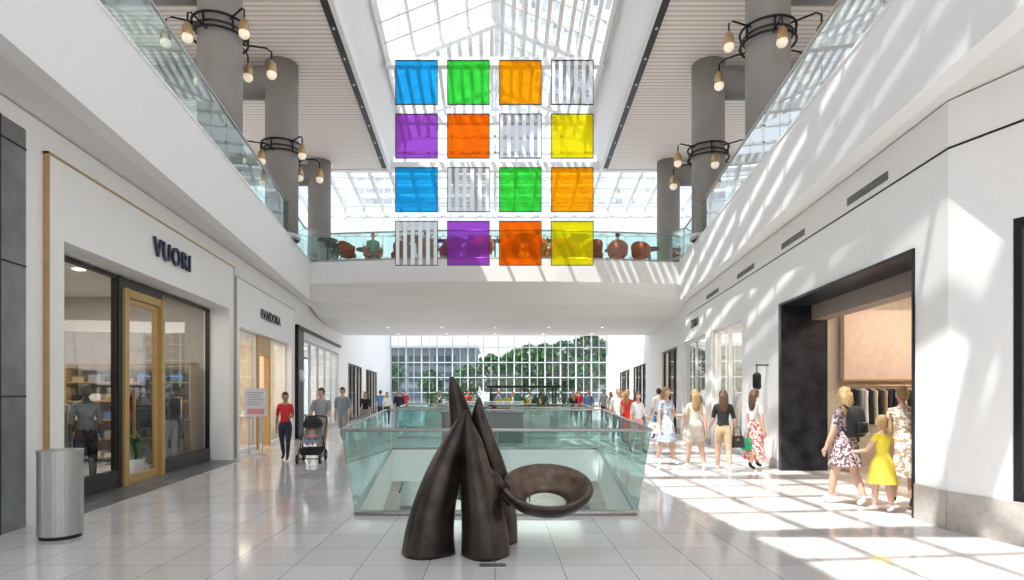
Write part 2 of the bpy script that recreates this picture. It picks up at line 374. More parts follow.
b.tube([Rm(13.22, -.25, 2.05), Rm(13.22, -.25, 2.0), Rm(13.22, -.25, 1.72), Rm(13.22, -.25, 1.68)], [.04, .09, .09, .06], BLACK, 12); b.build()

# ------------------------------------------------------------------ upper floors
def upper(name, f):
    b = B(name)
    b.hexa(f, -5, 22, 0, .25, 5.0, 6.4, WHITE)
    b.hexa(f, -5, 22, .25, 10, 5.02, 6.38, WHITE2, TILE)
    b.hexa(f, -5, 22, -.02, .3, 6.4, 6.44, PAINT)
    b.build()
upper('upper_floor_left', EL); upper('upper_floor_right', ER)
b = B('bridge')
e = 3.94+.129*22
fx = [(-e, 22.0), (-2.2, 21.5), (2.2, 21.5), (e, 22.0)]
b.prism([(-14, 32, 5.6), (-14, 22, 5.6)]+[(x, y, 5.6) for x, y in fx]+[(14, 22, 5.6), (14, 32, 5.6)], [(-14, 32, 6.4), (-14, 22, 6.4)]+[(x, y, 6.4) for x, y in fx]+[(14, 22, 6.4), (14, 32, 6.4)], WHITE, TILE)
F = lambda pts: b.poly(pts, WHITE)
A0, A1, A2, A3 = [(x, y, 5.6) for x, y in fx]; MID = (-.1, 21.5, 5.6); M2 = (0.0, 23.2, 4.95)
B0 = (-7.05, 22.6, 5.05); B3 = (7.1, 22.5, 5.0); C0 = (-7.2, 24.5, 4.68); C1 = (-2.0, 26.5, 4.68); C2 = (3.0, 24.0, 4.68); C3 = (7.3, 24.0, 4.68)
F([A0, A1, M2, B0]); F([A1, MID, M2]); F([MID, A2, M2]); F([A2, A3, B3, M2]); F([B0, M2, C1, C0]); F([M2, C2, C1]); F([M2, B3, C3, C2])
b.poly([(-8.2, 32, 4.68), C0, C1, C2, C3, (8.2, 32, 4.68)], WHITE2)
b.poly([(-8.2, 32, 4.68), (8.2, 32, 4.68), (8.2, 32, 5.6), (-8.2, 32, 5.6)], WHITE)
b.build(recalc=False)
b = B('recessed_downlight')
for x in (-5, -2.5, 0, 2.5, 5):
    for y in (28, 31): b.tube([(x, y, 4.68), (x, y, 4.66)], .06, DOWN, 12); b.torus((x, y, 4.67), .07, .012, STEEL, n=14, k=6)
b.build()

def railing(name, pts, z, h=1.05, step=1.9, lean=None):
    b = B(name)
    for i in range(len(pts)-1):
        a = Vector((*pts[i], z)); c = Vector((*pts[i+1], z)); L = (c-a).length; n = max(1, round(L/step)); d = (c-a)/n
        for k in range(n):
            p = a+d*k+d.normalized()*.01; q = a+d*(k+1)-d.normalized()*.01; up = Vector((0, 0, h))
            b.poly([p, q, q+up, p+up], RAILG)
            e_ = d.normalized()*.008
            b.poly([p, p+e_, p+e_+up, p+up], GREENEDGE)
        b.tube([a+Vector((0, 0, h)), c+Vector((0, 0, h))], .03, STEEL, 8)
        b.tube([a+Vector((0, 0, .05)), c+Vector((0, 0, .05))], .045, STEEL, 6)
    b.build(recalc=False)
ed = lambda s, u: (s*(3.94+.129*u+.08), u)
railing('glass_railing', [ed(-1, -4), ed(-1, 21.4), (-6.5, 22.0)], 6.44)
railing('glass_railing', [ed(1, -4), ed(1, 21.4), (6.5, 22.0)], 6.44)
railing('glass_railing', [(-6.5, 22.08), (-2.2, 21.6), (2.2, 21.6), (6.5, 22.08)], 6.4)
b = B('void_balustrade')
bot = [Vector((-1.84, 7.86, .0)), Vector((1.86, 7.86, 0)), Vector((2.93, 17.05, 0)), Vector((-2.93, 17.05, 0))]
top = [Vector((-2.0, 7.76, 1.12)), Vector((2.03, 7.76, 1.12)), Vector((3.12, 17.2, 1.12)), Vector((-3.12, 17.2, 1.12))]
for i in range(4):
    j = (i+1) % 4; n = (2, 6, 3, 6)[i]
    for k in range(n):
        t0 = k/n+.003; t1 = (k+1)/n-.003
        b.poly([bot[i].lerp(bot[j], t0), bot[i].lerp(bot[j], t1), top[i].lerp(top[j], t1), top[i].lerp(top[j], t0)], VOIDG)
        w = .006
        b.poly([bot[i].lerp(bot[j], t0), bot[i].lerp(bot[j], t0+w/2), top[i].lerp(top[j], t0+w/2), top[i].lerp(top[j], t0)], GREENEDGE)
    b.tube([top[i], top[j]], .022, STEEL, 8)
    b.tube([bot[i]+Vector((0, 0, .03)), bot[j]+Vector((0, 0, .03))], .04, STEEL, 6)
b.build(recalc=False)
railing('glass_railing', [(-3.4, 21), (3.4, 21), (4.0, 27), (-4.0, 27), (-3.4, 21)], 0.01, 1.08)

# ------------------------------------------------------------------ roof
b = B('ceiling')
for s in (-1, 1):
    g = lambda u, v, z, s=s: (s*(3.5+.049*u+v), u, z)
    b.hexa(g, -6, 28, 0, 12, 12.0, 12.3, SLAT)
    b.hexa(g, -6, 28, -.02, .12, 11.9, 12.35, PAINT)
ob = b.build(origin=(0, 0, 12))
b = B('linear_light_slot')
for s in (-1, 1):
    g = lambda u, v, z, s=s: (s*(3.5+.049*u+v), u, z)
    b.hexa(g, -6, 27.6, .14, .34, 11.93, 11.999, DARK)
    for i in range(16): b.hexa(g, 3+i*1.55, 3.1+i*1.55, .21, .27, 11.915, 11.935, WHITE2)
b.build()
b = B('skylight')
def edge(u): return 2.85+.047*u
def z_at(u, x): return 13.45+1.5*(1-abs(x)/edge(u))
for s in (-1, 1):
    b.poly([(s*(3.5+.049*-6), -6, 12.3), (s*(3.5+.049*28), 28, 12.3), (s*edge(28), 28, 13.5), (s*edge(-6), -6, 13.5)], PAINT)
    zr = 15.0
    b.poly([(s*edge(-6), -6, 13.5), (s*edge(28), 28, 13.5), (0, 28, zr), (0, -6, zr)], SKYG)
    u = -5.6
    k = 0
    while u <= 28.01:
        big = (k % 4 == 0)
        A = (s*edge(u), u, 13.45); C = (0, u, 14.95)
        h = .35 if big else .14; w = .12 if big else .04
        b.prism([(A[0], u-w, A[2]-h), (A[0], u+w, A[2]-h), (0, u+w, C[2]-h), (0, u-w, C[2]-h)], [(A[0], u-w, A[2]), (A[0], u+w, A[2]), (0, u+w, C[2]), (0, u-w, C[2])], PAINT)
        u += 1.12; k += 1
    for t in (0, .25, .5, .75, 1.0):
        x0, x1 = s*edge(-6)*(1-t), s*edge(28)*(1-t); z = 13.45+1.5*t
        b.tube([(x0, -6, z-.04), (x1, 28, z-.04)], .06 if t not in (0, 1.0) else .14, PAINT, 4, sm=False)
for u in (-5.6+1.12*4*k for k in range(8)):
    b.box(-edge(u), edge(u), u-.14, u+.14, 13.15, 13.45, PAINT)
for (u0, u1, xa, xb) in ((3, 12.2, .3, .95), (12.4, 21.2, .05, .95), (21.4, 27.6, -.95, .95), (12.4, 16.6, -.95, -.5)):
    x = xa
    while x < xb:
        c, d = (edge(u0)*x, u0), (edge(u1)*x, u1)
        za = z_at(c[1], c[0])-.18; zb = z_at(d[1], d[0])-.18
        b.prism([(c[0], c[1], za-.14), (c[0]+.14, c[1], za-.14), (d[0]+.14, d[1], zb-.14), (d[0], d[1], zb-.14)], [(c[0], c[1], za), (c[0]+.14, c[1], za), (d[0]+.14, d[1], zb), (d[0], d[1], zb)], PAINT)
        x += .10
g0 = edge(28)
for x in (-4.8, -4.2, -3.1, -2.0, -1.0, 0, 1.0, 2.0, 3.1, 4.2, 4.8):
    zt = 13.5+1.5*max(0, 1-abs(x)/g0); b.box(x-.05, x+.05, 27.95, 28.1, 12, zt, PAINT)
for z in (12.0, 12.75, 13.5): b.box(-4.87, 4.87, 27.95, 28.12, z, z+.1, PAINT)
b.poly([(-4.87, 28.05, 12), (4.87, 28.05, 12), (g0, 28.05, 13.5), (0, 28.05, 15), (-g0, 28.05, 13.5)], SKYG)
b.build(recalc=False)
b = B('window_14')
b.poly([(-14, 28.2, 12.3), (14, 28.2, 12.3), (14, 32, 11.6), (-14, 32, 11.6)], SKYG)
for i in range(29):
    x = -14+i; b.box(x-.05, x+.05, 31.95, 32.1, 6.4, 11.6, PAINT)
    b.prism([(x-.07, 28.2, 12.1), (x+.07, 28.2, 12.1), (x+.07, 32, 11.4), (x-.07, 32, 11.4)], [(x-.07, 28.2, 12.3), (x+.07, 28.2, 12.3), (x+.07, 32, 11.6), (x-.07, 32, 11.6)], PAINT)
for z in (6.4, 7.6, 8.8, 10.0, 11.0, 11.6): b.box(-14, 14, 31.93, 32.1, z-.04, z+.05, PAINT)
for y, z in ((29, 12.1), (30, 11.92), (31, 11.74)): b.box(-14, 14, y-.06, y+.06, z-.1, z, PAINT)
b.poly([(-14, 32.02, 6.4), (14, 32.02, 6.4), (14, 32.02, 11.6), (-14, 32.02, 11.6)], WING)
b.box(-14, 14, 27.9, 28.2, 11.95, 12.35, PAINT)
b.build(recalc=False)
b = B('wall_upper_side')
for x0, x1 in ((-14.3, -14), (14, 14.3)):
    b.box(x0, x1, -5, 32, 6.4, 7.2, WHITE); b.box(x0, x1, -5, 32, 10.6, 12, WHITE)
    for y in range(-5, 32, 3): b.box(x0, x1, y, y+.9, 7.2, 10.6, WHITE)
b.build()
def column(x, y, s):
    b = B('column'); b.tube([(x, y, 6.44), (x, y, 10.5), (x, y, 11.99)], .50, CONC, 40)
    b.tube([(x, y, 6.44), (x, y, 6.6)], .56, STEEL, 32)
    b.tube([(x, y, 11.4), (x+s*1.6, y, 11.4), (x+s*4, y, 11.45)], .48, CONC, 28); b.build()
for x, y in ((-6.55, 14.3), (-6.75, 19), (-7.9, 27), (6.5, 14.3), (6.75, 19), (7.8, 27)): column(x, y, 1 if x > 0 else -1)
def ring_lamp(x, y, z):
    b = B('column_ring_lamp')
    b.torus((x, y, z), .62, .03, BLACK); b.torus((x, y, z+.32), .62, .03, BLACK); b.torus((x, y, z+.16), .56, .025, DARK)
    for k in range(6):
        a = k*math.pi/3+.35; c, s_ = math.cos(a), math.sin(a); R = 1.15; dz = (.0, .32)[k % 2]
        b.tube([(x+.5*c, y+.5*s_, z+dz), (x+R*c*.9, y+R*s_*.9, z+dz+.02), (x+R*c, y+R*s_, z+dz-.06), (x+R*c, y+R*s_, z+dz-.28)], .022, BLACK, 8)
        b.tube([(x+.62*c, y+.62*s_, z-.03), (x+.62*c, y+.62*s_, z+.35)], .025, BLACK, 6)
        b.tube([(x+R*c, y+R*s_, z+dz-.24), (x+R*c, y+R*s_, z+dz-.34), (x+R*c, y+R*s_, z+dz-.52), (x+R*c, y+R*s_, z+dz-.55)], [.03, .10, .125, .12], BRASS, 14)
        b.ball((x+R*c, y+R*s_, z+dz-.6), .12, LAMP, 14)
    b.build()
ring_lamp(-6.55, 14.3, 10.0); ring_lamp(-6.75, 19, 9.1); ring_lamp(6.5, 14.3, 9.9); ring_lamp(6.75, 19, 9.0)

# ------------------------------------------------------------------ hanging panels
AC = {'b': acrylic('acrylic_blue', (.02, .40, .86)), 'g': acrylic('acrylic_green', (.05, .68, .06)), 'o': acrylic('acrylic_amber', (1, .36, .005)),
      'r': acrylic('acrylic_orange', (1, .16, .005)), 'p': acrylic('acrylic_purple', (.40, .09, .64)), 'y': acrylic('acrylic_yellow', (.88, .74, .01))}
rows = ['bgos', 'prsy', 'bsgo', 'spry']
s16 = 600/16.0
for r, row in enumerate(rows):
    for c, ch in enumerate(row):
        x0 = (395.5+c*51.9-495)/s16; x1 = x0+42/s16; z1 = 1.6+(393-(60.5+r*53.6))/s16; z0 = z1-44/s16
        b = B('hanging_art_panel'); y = 16.0; fm = BLACK if ch == 's' else DARK; t = .008
        for a, c_, d, e_ in ((x0-t, x1+t, z0-t, z0+t), (x0-t, x1+t, z1-t, z1+t), (x0-t, x0+t, z0, z1), (x1-t, x1+t, z0, z1)): b.box(a, c_, y-.02, y+.02, d, e_, fm)
        if ch == 's':
            n = 6; w = (x1-x0)/(2*n-1)
            for k in range(n): b.box(x0+2*k*w, x0+(2*k+1)*w, y-.006, y+.006, z0, z1, WHITE)
            b.poly([(x0, y+.015, z0), (x1, y+.015, z0), (x1, y+.015, z1), (x0, y+.015, z1)], AC.setdefault('smoke', glass('smoked_acrylic', (.42, .45, .50), .04)))
        else:
            b.poly([(x0, y, z0), (x1, y, z0), (x1, y, z1), (x0, y, z1)], AC[ch])
        ztop = z1+.2 if r else 13.3
        for xx in (x0+.08, x1-.08): b.tube([(xx, y, z1), (xx, y, ztop)], .005, STEEL, 4)
        b.build(recalc=False)

# ------------------------------------------------------------------ sculpture
b = B('bronze_sculpture')
def interp(rows, m=5):
    out = []
    for i in range(len(rows)-1):
        p0, p1, p2, p3 = rows[max(i-1, 0)], rows[i], rows[i+1], rows[min(i+2, len(rows)-1)]
        for k in range(m):
            t = k/m; out.append(tuple(.5*((2*b1)+(-a+c)*t+(2*a-5*b1+4*c-d)*t*t+(-a+3*b1-3*c+d)*t**3) for a, b1, c, d in zip(p0, p1, p2, p3)))
    out.append(rows[-1]); return out
def horn(rows, ph=0.0, amp=.10, mt=BRONZE, n=40):
    rows = interp(rows)
    b.loft([[(cx+rx*(1+amp*math.cos(3*(2*math.pi*k/n)+ph))*math.cos(2*math.pi*k/n), cy+ry*(1+amp*math.cos(3*(2*math.pi*k/n)+ph))*math.sin(2*math.pi*k/n), z) for k in range(n)] for cx, cy, z, rx, ry in rows], mt)
PH = -3*(1.5*math.pi)
horn([(-.675, 5.95, 0, .265, .20), (-.66, 5.95, .25, .235, .19), (-.60, 5.97, .55, .205, .18), (-.51, 6.0, .85, .17, .165), (-.41, 6.02, 1.12, .12, .13), (-.335, 6.03, 1.32, .06, .07), (-.30, 6.04, 1.43, .012, .015)], PH+.5)
horn([(-.095, 5.9, 0, .235, .20), (-.105, 5.91, .25, .22, .19), (-.145, 5.94, .55, .19, .18), (-.20, 5.98, .85, .15, .16), (-.245, 6.02, 1.12, .11, .12), (-.275, 6.03, 1.3, .055, .07), (-.285, 6.03, 1.42, .012, .015)], PH)
horn([(.10, 6.45, 0, .14, .16), (.09, 6.44, .3, .135, .16), (.0, 6.38, .75, .13, .15), (-.12, 6.28, 1.15, .11, .12), (-.165, 6.22, 1.4, .065, .08), (-.165, 6.2, 1.56, .012, .02)], PH)
horn([(-.28, 6.25, .5, .12, .14), (-.31, 6.25, 1.0, .14, .14), (-.345, 6.25, 1.3, .12, .11), (-.39, 6.25, 1.52, .09, .08), (-.425, 6.25, 1.68, .055, .05), (-.45, 6.25, 1.77, .02, .02)], PH)
prof = [(.21, -.15), (.29, -.15), (.39, -.09), (.455, -.01), (.475, .04), (.46, .075), (.42, .07), (.375, .01), (.32, -.05), (.27, -.08), (.215, -.10)]
ang = math.radians(23); C = Vector((.53, 6.15, .60)); nseg = 56
rings = []
for k in range(nseg):
    a = 2*math.pi*k/nseg; ring = []
    for r, z in prof:
        p = Vector((r*math.cos(a), r*math.sin(a)*.92, z))
        ring.append(C+Vector((p.x, p.y*math.cos(ang)-p.z*math.sin(ang), p.y*math.sin(ang)+p.z*math.cos(ang))))
    rings.append(ring)
o = len(b.v); nn_ = len(prof)
for r in rings: b.v += [tuple(p) for p in r]
for i in range(nseg):
    i2 = (i+1) % nseg
    for k in range(nn_):
        k2 = (k+1) % nn_
        b.face([o+i*nn_+k, o+i*nn_+k2, o+i2*nn_+k2, o+i2*nn_+k], BRONZE if k < 5 else BRONZE_IN, True)
b.tube([(-.1, 6.1, .75), (.0, 6.1, .68), (.12, 6.13, .60)], [.12, .09, .06], BRONZE, 14)
b.tube([(.06, 6.4, .45), (.14, 6.33, .47), (.22, 6.25, .52)], [.09, .07, .05], BRONZE, 14)
b.build()
b = B('floor_plaque'); b.box(-.12, .12, 5.75, 5.87, 0, .006, STEEL); b.build(origin=(0, 5.8, 0)).location = (-.02, 5.55, 0)

# ------------------------------------------------------------------ bin
b = B('litter_bin'); x, y = -4.83, 6.67
n = 72
def rr(k, R): return R*(1.0 if k % 2 else .992)
def ringp(z, R, rib=True): return [(x+(rr(k, R) if rib else R)*math.cos(2*math.pi*k/n), y+(rr(k, R) if rib else R)*math.sin(2*math.pi*k/n), z) for k in range(n)]
b.loft([ringp(0, .20, False), ringp(.04, .20, False)], BLACK)
b.loft([ringp(.04, .215), ringp(.93, .215)], BINST, False, False)
b.loft([ringp(.93, .22, False), ringp(.97, .22, False), ringp(.97, .15, False), ringp(.90, .14, False)], BINST, False, False)
b.loft([ringp(.90, .14, False), ringp(.89, .01, False)], BLACK); b.build()

# ------------------------------------------------------------------ people
SK = mat('skin_light', (.62, .38, .28), .55, var=.05); SK2 = mat('skin_tan', (.45, .26, .17), .55, var=.05)
EYEW = mat('eye_white', (.9, .9, .9), .3); LIP = mat('lips', (.5, .15, .13), .5)
def smooth(a, c, x):
    t = max(0, min(1, (x-a)/(c-a))); return t*t*(3-2*t)
def person(name, x, y, H, rot, z0=0.0, male=False, skin=None, top=None, bot=None, shoe=None, hair=None, sleeve=.5, leg=1.0, hairlen='short',
           arms=((5, 8, 15), (-5, 8, 10)), legs=((14, 4), (-14, 8)), skirt=None, loose=False, head=0, hs=1.0, face=True):
    skin = skin or SK; top = top or WHITE; bot = bot or BLACK; shoe = shoe or BLACK; hair = hair or mat('hair_brown', (.09, .045, .02), .6, scale=60)
    R = math.radians
    V = []; E = []; lab = []
    def av(p, r): V.append((Vector(p), r)); return len(V)-1
    def ae(a, c, l): E.append((a, c)); lab.append(l)
    pel = av((0, 0, .53), .072 if not male else .07); wa = av((0, 0, .605), .058 if not male else .068); ch = av((0, 0, .70), .07 if not male else .08)
    uc = av((0, .004, .775), .058 if not male else .07); nk = av((0, .008, .835), .027 if not male else .032); nt_ = av((0, -.002, .885), .027)
    ae(pel, wa, 'torso'); ae(wa, ch, 'torso'); ae(ch, uc, 'torso'); ae(uc, nk, 'neck'); ae(nk, nt_, 'neck')
    sw = .085 if not male else .103
    hands = []; low = []
    for s, (fw, out, fl), (t, k) in ((1, arms[0], legs[0]), (-1, arms[1], legs[1])):
        sh = av((s*sw, .006, .793), .033 if not male else .038); ae(uc, sh, 'torso')
        P = Vector((s*(sw+.008), .006, .785))
        d1 = Vector((s*math.sin(R(out)), -math.sin(R(fw))*math.cos(R(out)), -math.cos(R(fw))*math.cos(R(out))))
        el = P+d1*.17; a2 = R(fw+fl); o2 = R(out*.3); d2 = Vector((s*math.sin(o2), -math.sin(a2)*math.cos(o2), -math.cos(a2)*math.cos(o2)))
        wr_ = el+d2*.145
        m1 = av(P.lerp(el, .45), .027 if not male else .031); e1 = av(el, .021 if not male else .025); m2 = av(el.lerp(wr_, .4), .02 if not male else .024); w1 = av(wr_, .0135); pm = av(wr_+d2*.035, .017)
        ae(sh, m1, 'uarm'); ae(m1, e1, 'uarm2'); ae(e1, m2, 'farm'); ae(m2, w1, 'farm2'); ae(w1, pm, 'hand'); hands.append((s, wr_, d2))
        hp = av((s*.047, 0, .492), .056); ae(pel, hp, 'hip')
        H0 = Vector((s*.05, 0, .492)); td = Vector((s*.02, -math.sin(R(t)), -math.cos(R(t)))); kn = H0+td*.235
        sa = R(t-k); sd = Vector((-s*.01, -math.sin(sa), -math.cos(sa))); an = kn+sd*.22
        pitch = min(0, sa)*.9
        fd = Vector((s*.12, -math.cos(pitch), math.sin(pitch)*1.0)).normalized()
        toe = an+fd*.075+Vector((0, 0, -.022))
        tm = av(H0.lerp(kn, .5), .045); k1 = av(kn, .031); cm = av(kn.lerp(an, .35), .031); a1 = av(an, .019); t1 = av(toe, .017)
        ae(hp, tm, 'thigh'); ae(tm, k1, 'thigh2'); ae(k1, cm, 'shin'); ae(cm, a1, 'shin2'); ae(a1, t1, 'foot')
        low.append(min(an.z-.038, toe.z-.016))
    dz = -min(low)
    me = bpy.data.meshes.new('sk'); me.from_pydata([tuple(p) for p, r in V], E, [])
    ob = bpy.data.objects.new('sk', me); COL.objects.link(ob)
    sk = ob.modifiers.new('s', 'SKIN'); sb = ob.modifiers.new('ss', 'SUBSURF'); sb.levels = 2
    for i, (p, r) in enumerate(V):
        me.skin_vertices[0].data[i].radius = (r*1.12, r*1.12); me.skin_vertices[0].data[i].use_root = (i == 0)
    bpy.context.view_layer.update()
    ev = bpy.data.meshes.new_from_object(ob.evaluated_get(bpy.context.evaluated_depsgraph_get()))
    b = B(name)
    segs = [(V[a][0], V[c][0], l, max(V[a][1], V[c][1])) for (a, c), l in zip(E, lab)]
    co = [v.co.copy() for v in ev.vertices]
    order = {'uarm': (0, .5), 'uarm2': (.5, 1), 'farm': (1, 1.5), 'farm2': (1.5, 2)}
    lorder = {'thigh': (0, .5), 'thigh2': (.5, 1), 'shin': (1, 1.4), 'shin2': (1.4, 2)}
    new = []
    for c in co:
        w = smooth(.46, .56, c.z)*(1-smooth(.80, .84, c.z))*(1-smooth(.085, .12, abs(c.x)))
        new.append(Vector((c.x, c.y*(1-.3*w), c.z)))
    b.v = [tuple(c) for c in new]
    for p in ev.polygons:
        c = sum((co[i] for i in p.vertices), Vector())/len(p.vertices)
        best = None
        for a, e_, l, r in segs:
            ab = e_-a; t = max(0, min(1, (c-a).dot(ab)/ab.length_squared)); dd_ = (c-(a+ab*t)).length/r
            if best is None or dd_ < best[0]: best = (dd_, l, t)
        _, l, t = best
        if l == 'torso': mt = top
        elif l == 'neck': mt = top if c.z < .815 else skin
        elif l in order: q = order[l][0]+(order[l][1]-order[l][0])*t; mt = top if q < sleeve*2 else skin
        elif l == 'hand': mt = skin
        elif l == 'hip': mt = bot if c.z < .60 else top
        elif l in lorder: q = lorder[l][0]+(lorder[l][1]-lorder[l][0])*t; mt = bot if q < leg*2 else (shoe if q > 1.9 else skin)
        else: mt = shoe
        if l == 'torso' and c.z < .565 : mt = bot
        b.face(p.vertices, mt, True)
    bpy.data.objects.remove(ob); bpy.data.meshes.remove(ev)
    for s, w, d in hands:
        side = Vector((s, 0, 0)); fr = d.cross(side).normalized(); inn = fr.cross(d).normalized()
        if fr.y > 0 or (abs(fr.y) < .2 and fr.z < 0): fr = -fr
        if inn.x*s > 0: inn = -inn
        pe = w+d*.05
        for i, ln in enumerate((.036, .043, .041, .032)):
            p = pe+fr*(.0125-.0085*i); q = p+d*ln*.5+inn*.004; r_ = q+d*ln*.45+inn*.012
            b.tube([p-d*.012, q, r_], [.0052, .005, .004], skin, 6)
        b.tube([w+d*.02+fr*.010*(1), w+d*.04+fr*.024, w+d*.058+fr*.027+inn*.006], [.007, .006, .0045], skin, 6)
    hv = len(b.v); hc = Vector((0, -.010, .932))
    def hf(p, q):
        if p.z < 0:
            q = Vector((q.x*(1-.28*p.z*p.z), q.y*(1-.12*abs(p.z)), q.z))
            if p.y < 0: q.y -= .006*abs(p.z)
        return q
    b.ball(hc, (.044, .054, .066), skin, 18, fn=hf)
    if face:
        b.tube([hc+Vector((0, -.05, .006)), hc+Vector((0, -.060, -.010)), hc+Vector((0, -.064, -.018)), hc+Vector((0, -.050, -.022))], [.004, .006, .008, .005], skin, 8)
        for s in (-1, 1):
            b.ball(hc+Vector((s*.017, -.0475, .002)), (.0075, .005, .0045), EYEW, 8); b.ball(hc+Vector((s*.017, -.0515, .002)), (.0035, .003, .0038), BLACK, 8)
            b.ball(hc+Vector((s*.017, -.0495, .013)), (.010, .004, .002), hair, 8)
            b.ball(hc+Vector((s*.044, .003, -.006)), (.006, .010, .016), skin, 8)
        b.ball(hc+Vector((0, -.0505, -.034)), (.013, .005, .0045), LIP, 8)
    hcc = hc+Vector((0, .006, .008))
    if hairlen != 'none':
        cut = (lambda c: not (c.y < hc.y-.012 and c.z < hc.z+.028) and not (c.z < hc.z-.03 and c.y < hc.y+.02) and c.z > hc.z-.05)
        b.ball(hcc, (.0505, .061, .066), hair, 18, keep=cut)
        if hairlen == 'long':
            b.ring_loft([(0, .026, .955, .048, .030), (0, .034, .91, .052, .030), (0, .040, .86, .056, .026), (0, .045, .80, .055, .022), (0, .047, .75, .042, .016), (0, .047, .725, .02, .008)], hair, 16)
        elif hairlen == 'bob':
            b.ring_loft([(0, .020, .955, .05, .036), (0, .026, .91, .055, .036), (0, .028, .87, .056, .032), (0, .028, .85, .045, .024)], hair, 16)
        elif hairlen == 'tail':
            b.tube([(0, .045, .96), (0, .072, .955), (0, .082, .92), (0, .078, .86), (0, .07, .82)], [.012, .018, .022, .018, .006], hair, 10)
        elif hairlen == 'bun':
            b.ball((0, .04, .99), .026, hair, 12)
    if head or hs != 1.0:
        Mh = Matrix.Translation(hc) @ Matrix.Rotation(R(head), 4, 'Z') @ Matrix.Scale(hs, 4) @ Matrix.Translation(-hc)
        b.v = b.v[:hv]+[tuple(Mh @ Vector(v)) for v in b.v[hv:]]
    if loose:
        b.ring_loft([(0, .004, .80, .085, .045), (0, .004, .775, .103, .055), (0, .0, .70, .101, .066), (0, 0, .60, .09, .063), (0, 0, .53, .092, .066), (0, 0, .49, .096, .068)], top, 22, False)
    if skirt:
        hem, fl_, smt = skirt; z1 = .615; n_ = 28; rings = []
        for i in range(8):
            t = i/7; z = z1+(hem-z1)*t; base = .062+.03*smooth(0, .3, t)+fl_*t
            ring = []
            for k in range(n_):
                a = 2*math.pi*k/n_; w = 1+.05*t*math.sin(a*7+i*.2)
                ring.append((base*w*math.cos(a), (base*.82+.03*t)*w*math.sin(a), z))
            rings.append(ring)
        b.loft(rings, smt, False)
    M = Matrix.Translation((x, y, z0)) @ Matrix.Rotation(R(rot), 4, 'Z') @ Matrix.Scale(H, 4) @ Matrix.Translation((0, 0, dz))
    return b.build(M=M, recalc=False), M

HB = mat('hair_blonde', (.38, .23, .10), .5, var=.3, scale=60); HBR = mat('hair_brown', (.09, .045, .02), .6, scale=60); HD = mat('hair_dark', (.015, .012, .01), .5)
RED = mat('red_cloth', (.62, .03, .04), .8); DNM = mat('dark_denim', (.03, .035, .06), .85); GRY = mat('grey_cloth', (.32, .33, .35), .85)
BLU = mat('bluegrey_cloth', (.22, .28, .34), .85); KHK = mat('tan_cloth', (.48, .36, .22), .85); CRM = mat('cream_cloth', (.70, .62, .52), .85)
WHC = mat('white_cloth', (.8, .8, .8), .85); BLK = mat('black_cloth', (.02, .02, .022), .85); YEL = mat('yellow_cloth', (.85, .66, .06), .8)
PNK = mat('pink_cloth', (.8, .35, .35), .8); GRN = mat('green_leather', (.02, .35, .18), .4); BLUC = mat('blue_cloth', (.12, .25, .5), .85)
PAT1 = pattern_mat('floral_red', (.65, .08, .08), (.85, .78, .72)); PAT2 = pattern_mat('floral_dark', (.12, .08, .1), (.60, .45, .45), 28)
PAT3 = pattern_mat('print_blue_white', (.30, .40, .58), (.82, .82, .85), 20); PAT4 = pattern_mat('print_beige', (.42, .28, .18), (.80, .72, .64), 20)
person('woman', -5.0, 14.3, 1.62, 8, skin=SK2, top=RED, bot=DNM, hair=HD, hairlen='tail', sleeve=.4, legs=((16, 4), (-14, 10)), arms=((25, 8, 70), (-12, 10, 10)))
person('man', -4.3, 14.85, 1.72, 0, male=True, top=GRY, bot=KHK, leg=.5, loose=True, sleeve=.45, hair=HBR, arms=((28, 6, 40), (28, 6, 40)), legs=((12, 3), (-12, 10)), shoe=WHC, head=-15)
person('man', -4.78, 18.8, 1.78, -5, male=True, top=BLU, bot=GRY, leg=.5, loose=True, sleeve=.45, hair=HD, legs=((15, 4), (-15, 12)), shoe=WHC)
person('woman', 4.05, 18.4, 1.70, 150, top=RED, bot=RED, skirt=(.28, .03, RED), hair=HB, hairlen='long', sleeve=.2, leg=.2)
person('woman', 3.8, 16.0, 1.62, 20, top=WHC, bot=PNK, leg=.35, hair=HBR, hairlen='long', sleeve=.4, arms=((10, 8, 60), (0, 8, 10)))
person('woman', 3.82, 13.4, 1.72, 30, top=PAT3, bot=PAT3, skirt=(.30, .03, PAT3), hair=HB, hairlen='long', sleeve=.25, leg=.1, shoe=WHC, arms=((15, 10, 80), (0, 8, 10)), legs=((12, 4), (-10, 8)))
person('woman', 4.2, 12.6, 1.68, 185, top=CRM, bot=CRM, skirt=(.42, .012, CRM), hair=HB, hairlen='long', sleeve=.3, leg=.3, shoe=WHC, legs=((15, 3), (-15, 14)), arms=((12, 8, 20), (-12, 8, 10)))
person('woman', 4.6, 12.1, 1.66, 170, top=BLK, bot=KHK, leg=.32, hair=HBR, hairlen='long', sleeve=.4, arms=((10, 8, 50), (5, 14, 20)), legs=((10, 3), (-12, 10)), shoe=WHC)
person('woman', 5.45, 12.6, 1.68, 110, top=WHC, bot=PAT1, skirt=(.12, .03, PAT1), hair=HBR, hairlen='long', sleeve=.3, leg=.1, arms=((8, 8, 15), (0, 10, 12)), legs=((14, 4), (-12, 8)))
person('woman', 5.02, 8.6, 1.68, 200, top=PAT2, bot=PAT2, skirt=(.33, .03, PAT2), hair=HB, hairlen='long', sleeve=.35, leg=.1, shoe=WHC, arms=((8, 10, 15), (20, 10, 40)), legs=((14, 3), (-12, 12)), head=-25)
